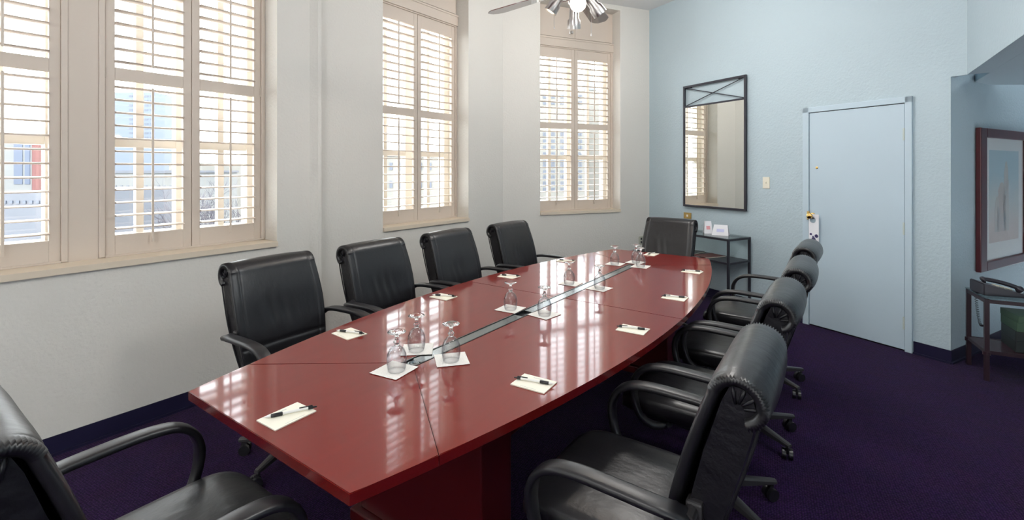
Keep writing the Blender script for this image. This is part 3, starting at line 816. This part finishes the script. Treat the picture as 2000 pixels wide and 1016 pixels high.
def tent(name, label, t_, d_, z, w_, h_, dep, rot, accent):
    r = root(name, label, 'card', WD.p3(t_, d_, z), WD.rot + rot, 'folded cards on the shelf')
    bm = new(); pr = [(-dep / 2, 0), (-.002, h_), (.002, h_), (dep / 2, 0), (dep / 2 - .003, 0), (0, h_ - .006), (-dep / 2 + .003, 0)]
    k = .8
    A = [bm.verts.new((-w_ / 2 * (1 - (1 - k) * z_ / h_), y, z_)) for y, z_ in pr]; B = [bm.verts.new((w_ / 2 * (1 - (1 - k) * z_ / h_), y, z_)) for y, z_ in pr]
    n = len(pr)
    for i in range(n): bm.faces.new((A[i], A[(i + 1) % n], B[(i + 1) % n], B[i]))
    bm.faces.new(A[::-1]); bm.faces.new(B)
    link('folded_card', bm, 'white_card', r)
    bm = new(); ang = math.atan2(dep / 2, h_)
    mt = Matrix.Translation((0, -dep / 2, 0)) @ Matrix.Rotation(-ang, 4, 'X')
    box(bm, -w_ * .22, w_ * .22, -.0016, -.0006, h_ * .35, h_ * .65, 0, 2, mt); link('printed_panel', bm, accent, r)
tent('tent_card', 'tall narrow white tent card with pink print on the shelf', 1.10, -.20, Hc + .006, .09, .135, .09, .9, 'pink')
tent('tent_card', 'wide low white tent card with lilac print on the shelf', 1.27, -.20, Hc + .006, .17, .11, .10, .5, 'lilac')
for i, (t_, d_, a, lab, mm_) in enumerate(((.86, -.20, .2, 'dark magazine lying on the lower shelf behind the head chair', 'black'), (1.13, -.22, -.15, 'red-brown brochure lying flat on the lower shelf', 'bred'))):
    r = root('magazine', lab, 'magazine', WD.p3(t_, d_, .5205), WD.rot + a)
    bm = new(); box(bm, -.105, .105, -.14, .14, 0, .008, .001); link('cover', bm, mm_, r)
    bm = new(); box(bm, -.103, .106, -.138, .138, .0015, .0065); link('pages', bm, 'paper', r)

# ------------------------------------------------------------------ phone stand in the alcove
ux, uy = .89, -.456
SR = math.atan2(uy, ux)
r = root('side_table', 'dark side table with glass top below the framed print', 'table', (3.315, 3.32, 0), SR)
Ws, Ds, Hs = .62, .34, .575
for x in (0, Ws - .026):
    for y in (0, Ds - .026):
        bm = new(); box(bm, x, x + .026, y, y + .026, 0, Hs, .002); cyl(bm, (x + .013, y + .013, .18), (x + .013, y + .013, .205), .022, 14); link('leg', bm, 'dark_wood', r)
for z in (Hs - .03, .19):
    bm = new()
    box(bm, .026, Ws - .026, .002, .02, z, z + .024); box(bm, .026, Ws - .026, Ds - .02, Ds - .002, z, z + .024)
    box(bm, .002, .02, .026, Ds - .026, z, z + .024); box(bm, Ws - .02, Ws - .002, .026, Ds - .026, z, z + .024)
    link('rail_frame', bm, 'dark_wood', r)
bm = new(); box(bm, -.004, Ws + .004, -.004, Ds + .004, Hs, Hs + .008, .001); link('glass_top', bm, 'table_glass', r)
bm = new(); box(bm, .02, Ws - .02, .02, Ds - .02, .20, .212); link('lower_board', bm, 'dark_wood', r)
def sloc(x, y, z):
    c, s = math.cos(SR), math.sin(SR); return (3.315 + c * x - s * y, 3.32 + s * x + c * y, z)
zb = .2125
for k, (h_, mm_, lab) in enumerate(((.075, 'book_dark', 'bottom thick dark binder in the side table'), (.07, 'book_dark', 'second dark binder with gold letters in the side table'), (.065, 'book_green', 'third binder, dark green, in the side table'), (.045, 'book_green', 'top green binder in the side table'))):
    b_ = root('binder', lab, 'binder', sloc(.33, .17, zb), SR + R.uniform(-.05, .05), 'binders stacked in the side table')
    bm = new(); box(bm, -.15, .15, -.125, .125, 0, h_ - .001, .003); link('cover', bm, mm_, b_)
    bm = new(); box(bm, -.06, .04, -.1262, -.1248, h_ * .35, h_ * .6); link('spine_letters', bm, 'gold' if k in (1, 3) else 'plate', b_)
    zb += h_
# phone
r = root('telephone', 'black desk telephone with coiled cord on the side table', 'telephone', sloc(.125, .175, Hs + .0085), SR + math.radians(6))
bm = new()
pts = [(-.12, 0), (.12, 0), (.12, .022), (-.12, .085)]
A = [bm.verts.new((y, -.095, z)) for y, z in pts]; B = [bm.verts.new((y, .095, z)) for y, z in pts]
for i in range(4): bm.faces.new((A[i], A[(i + 1) % 4], B[(i + 1) % 4], B[i]))
bm.faces.new(A[::-1]); bm.faces.new(B)
bmesh.ops.bevel(bm, geom=bm.edges[:], offset=.006, segments=2, affect='EDGES')
link('phone_body', bm, 'phone', r)
sl = math.atan2(.063, .24)
def on(x, y, h): return Vector((x, y, .0535 - x * .2625 + h))
bm = new(); hp = spline([on(-.115, -.06, .018), on(-.095, -.06, .032), on(-.04, -.06, .038), on(.02, -.06, .038), on(.075, -.06, .032), on(.10, -.06, .016)], 4)
tube(bm, hp, [.02, .024, .024, .022] + [.015] * (len(hp) - 8) + [.022, .024, .024, .02], 14)
link('handset', bm, 'phone', r, 60)
bm = new()
for i in range(4):
    for j in range(3):
        p = on(.0 + i * .024, .005 + j * .024, .001); box(bm, p.x - .008, p.x + .008, p.y - .008, p.y + .008, p.z - .003, p.z + .005, .001)
link('keypad', bm, 'plate', r)
bm = new(); cp = []
p0, p1 = Vector(sloc(.06, .215, .60)), Vector(sloc(.04, .30, .26)); 
inv = (Matrix.Translation(r.location) @ Matrix.Rotation(r.rotation_euler[2], 4, 'Z')).inverted()
for k in range(360):
    f_ = k / 359; a = f_ * 2 * PI * 30
    lx, ly, lz = .06 + .05 * f_, .362 + .01 * math.sin(f_ * PI), .59 - .30 * math.sin(f_ * PI * .6); wc = Vector(sloc(lx, ly, lz))
    cp.append(inv @ (wc + Vector((math.cos(a) * .008, math.sin(a) * .008, 0))))
tube(bm, cp, .0018, 5); link('coiled_cord', bm, 'phone', r, 180)

# ------------------------------------------------------------------ ceiling fan
FX, FY, FZ = .405, 3.0, 2.62
r = root('ceiling_fan', 'ceiling fan with cherry blades and four nickel spotlights', 'ceiling fan', (FX, FY, FZ))
bm = new(); cyl(bm, (0, 0, .14), (0, 0, H - FZ - .06), .012, 16); link('downrod', bm, 'nickel', r, 40)
bm = new(); lathe(bm, [(0, H - FZ - .001), (.065, H - FZ - .001), (.062, H - FZ - .03), (.03, H - FZ - .07), (0, H - FZ - .07)], 28); link('canopy', bm, 'nickel', r, 40)
bm = new(); lathe(bm, [(0, .15), (.05, .15), (.085, .12), (.10, .07), (.10, .02), (.085, -.01), (.05, -.02), (0, -.02)], 36); link('motor_housing', bm, 'nickel', r, 40)
for k in range(5):
    a = math.radians(67 + 72 * k)
    mt = Matrix.Rotation(a, 4, 'Z') @ Matrix.Translation((0, 0, .01)) @ Matrix.Rotation(math.radians(-9), 4, 'X')
    bm = new(); pl = []
    for q in range(13):
        x = .17 + .55 * q / 12; w_ = .052 + .020 * (q / 12)
        if q == 12: w_ = .05
        pl.append((x, w_))
    pl.append((.745, .028)); poly = [(x, -w_) for x, w_ in pl] + [(x, w_) for x, w_ in reversed(pl)]
    prism(bm, poly, -.003, .003); bmesh.ops.transform(bm, matrix=mt, verts=bm.verts[:])
    bl = link('blade', bm, 'fan_wood', r)
    bm = new(); box(bm, .08, .20, -.016, .016, -.010, -.004, .002); box(bm, .17, .22, -.035, .035, -.008, -.0035, .002); bmesh.ops.transform(bm, matrix=mt, verts=bm.verts[:])
    link('blade_bracket', bm, 'nickel', bl)
bm = new(); lathe(bm, [(0, -.02), (.045, -.02), (.05, -.05), (.05, -.085), (.035, -.105), (0, -.108)], 28); link('light_fitter', bm, 'nickel', r, 40)
def spot(dx, dy, dz, px, py, pz, lit, sc_=1.0):
    d = Vector((dx, dy, dz)).normalized(); p = Vector((px, py, pz))
    mt = Matrix.Translation(p) @ d.to_track_quat('Z', 'Y').to_matrix().to_4x4() @ Matrix.Scale(sc_, 4)
    bm = new(); lathe(bm, [(0, -.075), (.020, -.075), (.026, -.065), (.028, -.02), (.036, -.01), (.0385, .035), (.0370, .035), (.034, -.005), (.02, -.015), (0, -.015)], 28, mt)
    tube(bm, [Vector((px, py, 0)).normalized() * .04 + Vector((0, 0, -.06)), p - d * .03], .008, 10)
    o = link('spotlight', bm, 'nickel', r, 40)
    bm = new(); lathe(bm, [(0, .0), (.031, .0), (.034, .018), (.030, .028), (.018, .035), (0, .038)], 24, mt); link('bulb', bm, 'bulb_on' if lit else 'bulb', o, 60)
    return p, d
SP = [spot(-.1, -1, -.42, -.008, -.14, -.135, True, 1.3), spot(-.55, .15, -.85, -.140, .02, -.10, False, 1.1), spot(.62, .25, -.72, .135, .03, -.11, False, 1.2), spot(.02, .35, -.95, .0, .10, -.175, False, 1.15)]
for (x, y, l) in ((-.136, .02, .16), (-.035, .03, .19), (.104, .04, .20)):
    bm = new(); tube(bm, [(x * .3, y, -.06), (x, y, -.07), (x, y, -.07 - l)], .002, 6); cyl(bm, (x, y, -.07 - l - .012), (x, y, -.07 - l), .004, 8); link('pull_chain', bm, 'nickel', r)

# ------------------------------------------------------------------ city outside
GZ = -16.0
bm = new(); box(bm, -520, 260, 14, 560, GZ - .5, GZ); struct(link('ground', bm, 'street'))
def px(x, Y): return (x - 1000) / 925 * Y
def pz(y, Y): return 1.475 + (333 - y) / 925 * Y
def block(name, label, cat, x0, x1, Y, ytop, m, wins=None, depth=20, wm='bwin', cap=None, grp=None, parts=None):
    X0, X1, Z1 = px(x0, Y), px(x1, Y), pz(ytop, Y)
    r = root(name, label, cat, ((X0 + X1) / 2, Y, GZ), 0, grp); W_ = X1 - X0; Ht = Z1 - GZ
    bm = new(); box(bm, -W_ / 2, W_ / 2, 0, depth, 0, Ht); link('facade', bm, m, r)
    if cap: bm = new(); box(bm, -W_ / 2 - .3, W_ / 2 + .3, -.3, depth + .3, Ht, Ht + cap[1]); link('roof', bm, cap[0], r)
    for (wx, wy, ww, wh) in (wins or []):
        cx_ = px(wx, Y) - (X0 + X1) / 2; cz_ = pz(wy, Y) - GZ; w2 = ww / 925 * Y / 2; h2 = wh / 925 * Y / 2
        if cz_ - h2 > 0 and cz_ + h2 < Ht:
            bm = new(); box(bm, cx_ - w2, cx_ + w2, -.12, .02, cz_ - h2, cz_ + h2); link('window', bm, wm, r)
    return r
block('office_tower', 'pale blue office tower rising beyond the left window', 'building', 222, 300, 260, 180, 'bblue', [(x, y, 7, 3.5) for x in (256, 268, 286, 296) for y in range(188, 290, 9)], 25)
block('office_tower', 'lower pale blue tower joined to the right of the tall one', 'building', 300.5, 329, 289, 228, 'bblue', [(x, y, 6, 3.5) for x in (306, 318) for y in range(236, 290, 9)], 20)
block('office_building', 'blue glass office block with brick end, beyond the leftmost shutter', 'building', 6, 62, 140, 276, 'bwhite', [(36, 320, 17, 80), (54, 320, 10, 80)], 18, 'bblue2')
block('brick_building', 'narrow red brick building joined to the right of the blue glass block', 'building', 62.5, 76, 140, 278, 'bred', None, 18)
block('low_building', 'low white flat-roofed building below the blue tower', 'building', 200, 322, 95, 338, 'bwhite', [(x, y, 4, 7) for y in (366, 404) for x in range(226, 340, 12)], 25, 'bwin', ('broof', .5))
block('low_building', 'low grey-white building below the blue glass block', 'building', -40, 110, 60, 376, 'broof', [(x, 395, 6, 6) for x in range(10, 100, 13)], 22, 'bwin')
block('low_building', 'pinkish low building behind the bare trees', 'building', 400, 520, 150, 325, 'bterra', [(x, y, 4, 8) for y in (345, 365) for x in range(395, 510, 12)], 18)
block('low_building', 'pale building between tower and trees', 'building', 330, 395, 125, 318, 'bcream', [(x, y, 4, 6) for y in (338, 358) for x in range(336, 392, 10)], 18)
block('stone_building', 'cream stone building with tiled cornice beyond the middle window', 'building', 640, 930, 70, 305, 'bcream', [(x, y, 6, 14) for y in (325, 360) for x in range(745, 900, 19)], 22, 'bwin', ('bterra', .5))
block('apartment_building', 'cream high-rise with rows of paired windows beyond the farthest window', 'building', 1010, 1141, 125, 172, 'bcream', [(x + dx, y, 3.2, 7) for y in (189, 201, 262, 276, 288, 301, 316, 324, 336, 346, 358, 370) for x in (1064, 1080, 1098, 1133) for dx in (-2, 2)], 22, 'bwin')
block('stone_building', 'plain pale building right of the high-rise beyond the farthest window', 'building', 1142, 1230, 150, 178, 'bcream', None, 20)
r = root('church_spire', 'steep blue-grey pointed roof rising above the pale buildings beyond the farthest window', 'spire', (px(1150, 175), 175, GZ))
bm = new(); box(bm, -2.6, 2.6, 0, 5, 0, pz(176, 175) - GZ); link('tower_shaft', bm, 'bcream', r)
bm = new(); zt = pz(128, 175) - GZ; zb_ = pz(176, 175) - GZ
b4 = [bm.verts.new(p) for p in ((-2.9, -.3, zb_), (2.9, -.3, zb_), (2.9, 5.3, zb_), (-2.9, 5.3, zb_))]; ap = bm.verts.new((1.2, 2.5, zt))
bm.faces.new(b4[::-1])
for i in range(4): bm.faces.new((b4[i], b4[(i + 1) % 4], ap))
link('pointed_roof', bm, 'bblue', r)
def tree(x, y, h, label, seed):
    rr_ = random.Random(seed); r = root('bare_tree', label, 'tree', (x, y, GZ), 0, 'bare winter trees')
    bt, bb = new(), new()
    tube(bt, [(0, 0, 0), (.1, .1, h * .25), (0, .2, h * .45)], [.35, .28, .2], 8); link('trunk', bt, 'bark', r)
    def br(p, d, l, rad, lv):
        q = p + d * l * .5 + Vector((rr_.uniform(-.1, .1), rr_.uniform(-.1, .1), 0)) * l; e = p + d * l
        tube(bb, [p, q, e], [rad, rad * .8, rad * .55], 5)
        if lv == 0: return
        for _ in range(3 if lv > 1 else 4):
            dd = (d + Vector((rr_.uniform(-.8, .8), rr_.uniform(-.8, .8), rr_.uniform(-.2, .6)))).normalized()
            br(p + d * l * rr_.uniform(.5, 1), dd, l * rr_.uniform(.55, .8), rad * .55, lv - 1)
    for k in range(5):
        a = k * 1.26; br(Vector((0, .2, h * (.28 + .04 * k))), Vector((math.cos(a) * .7, math.sin(a) * .7, .8)).normalized(), h * .26, .16, 4)
    link('branches', bb, 'bark', r)
tree(px(420, 52), 52, 17.5, 'bare tree left of the smaller one, beyond the left window', 3)
tree(px(465, 60), 60, 15.5, 'bare tree with lower crown, right of the taller tree beyond the left window', 5)
tree(px(330, 44), 44, 12, 'small bare tree in front of the low white building', 9)

# ------------------------------------------------------------------ light
w = bpy.data.worlds.new('overcast_sky'); scn.world = w; w.use_nodes = True
bg = w.node_tree.nodes['Background']; bg.inputs['Color'].default_value = (.93, .965, 1, 1); bg.inputs['Strength'].default_value = 9.0
def area(name, loc, target, sx, sy, power, color=(1, 1, 1), spread=PI):
    l = bpy.data.lights.new(name, 'AREA'); l.shape = 'RECTANGLE'; l.size = sx; l.size_y = sy; l.energy = power; l.color = color; l.spread = spread
    o = bpy.data.objects.new(name, l); col.objects.link(o); o.location = loc
    o.rotation_euler = (Vector(target) - Vector(loc)).to_track_quat('-Z', 'Y').to_euler(); return o
# added fill lamps outside the view, not fixtures of the room
def lamp(name, x, y, z, size, power, color, label):
    r = root(name, label, 'ceiling lamp', (x, y, z))
    bm = new(); lathe(bm, [(0, 0), (size * .56, 0), (size * .56, -.03), (size * .5, -.03), (size * .5, -.02), (0, -.02)], 32); link('lamp_rim', bm, 'nickel', r, 40)
    l = bpy.data.lights.new(name + '_light', 'AREA'); l.shape = 'DISK'; l.size = size; l.energy = power; l.color = color
    o = bpy.data.objects.new(name + '_light', l); col.objects.link(o); o.parent = r; o.location = (0, 0, -.035)
M['globe'] = mat('fill_globe_glow', (1, 1, 1), .5, emit=(1, .97, .93), estr=50)
def globe(x, y, z, label, rad=.15):  # glowing globe added out of view to raise the room's brightness
    r = root('fill_globe', label, 'ceiling lamp', (x, y, z), 0, 'unseen globes added as fill light')
    bm = new(); bmesh.ops.create_uvsphere(bm, u_segments=24, v_segments=16, radius=rad); link('fill_sphere', bm, 'globe', r, 180)
    bm = new(); cyl(bm, (0, 0, rad - .01), (0, 0, (H if z > 2.2 else 2.19) - z), .01, 10); link('hanging_rod', bm, 'nickel', r)
globe(-1.2, -.3, 3.15, 'unseen globe added as fill light over the near end of the table')
globe(.3, -2.3, 3.15, 'unseen globe added as fill light at the rear of the room')
globe(1.45, 1.5, 3.15, 'unseen globe added as fill light beside the bulkhead')
globe(1.15, 4.1, 3.15, 'unseen globe added as fill light over the far end of the table')
globe(2.6, .9, 1.95, 'unseen globe added as fill light in the alcove passage', .055)
for (p, d), e in zip(SP, (4, 4, 4, 4)):
    l = bpy.data.lights.new('fan_spot', 'SPOT'); l.energy = e * 2; l.color = (1, .86, .7); l.spot_size = math.radians(100); l.spot_blend = .6; l.shadow_soft_size = .03
    o = bpy.data.objects.new('fan_spot', l); col.objects.link(o); o.location = Vector((FX, FY, FZ)) + p + d * .05
    o.rotation_euler = d.to_track_quat('-Z', 'Y').to_euler()

# ------------------------------------------------------------------ camera and colour
cam = bpy.data.cameras.new('camera'); co = bpy.data.objects.new('camera', cam); col.objects.link(co)
co.location = (0, 0, 1.475); co.rotation_euler = (PI / 2, 0, 0); cam.sensor_width = 36; cam.lens = 925 / 2000 * 36
cam.shift_y = -(508 - 333) / 2000; cam.clip_start = .02; cam.clip_end = 2000
scn.camera = co
vs = scn.view_settings; vs.view_transform = 'Standard'; vs.look = 'None'; vs.exposure = 0.44; vs.gamma = 1; vs.use_curve_mapping = False
cy = scn.cycles
cy.use_denoising = True; cy.max_bounces = 10; cy.diffuse_bounces = 5; cy.glossy_bounces = 5; cy.transmission_bounces = 8; cy.transparent_max_bounces = 12
cy.caustics_reflective = False; cy.caustics_refractive = False; cy.sample_clamp_indirect = 6
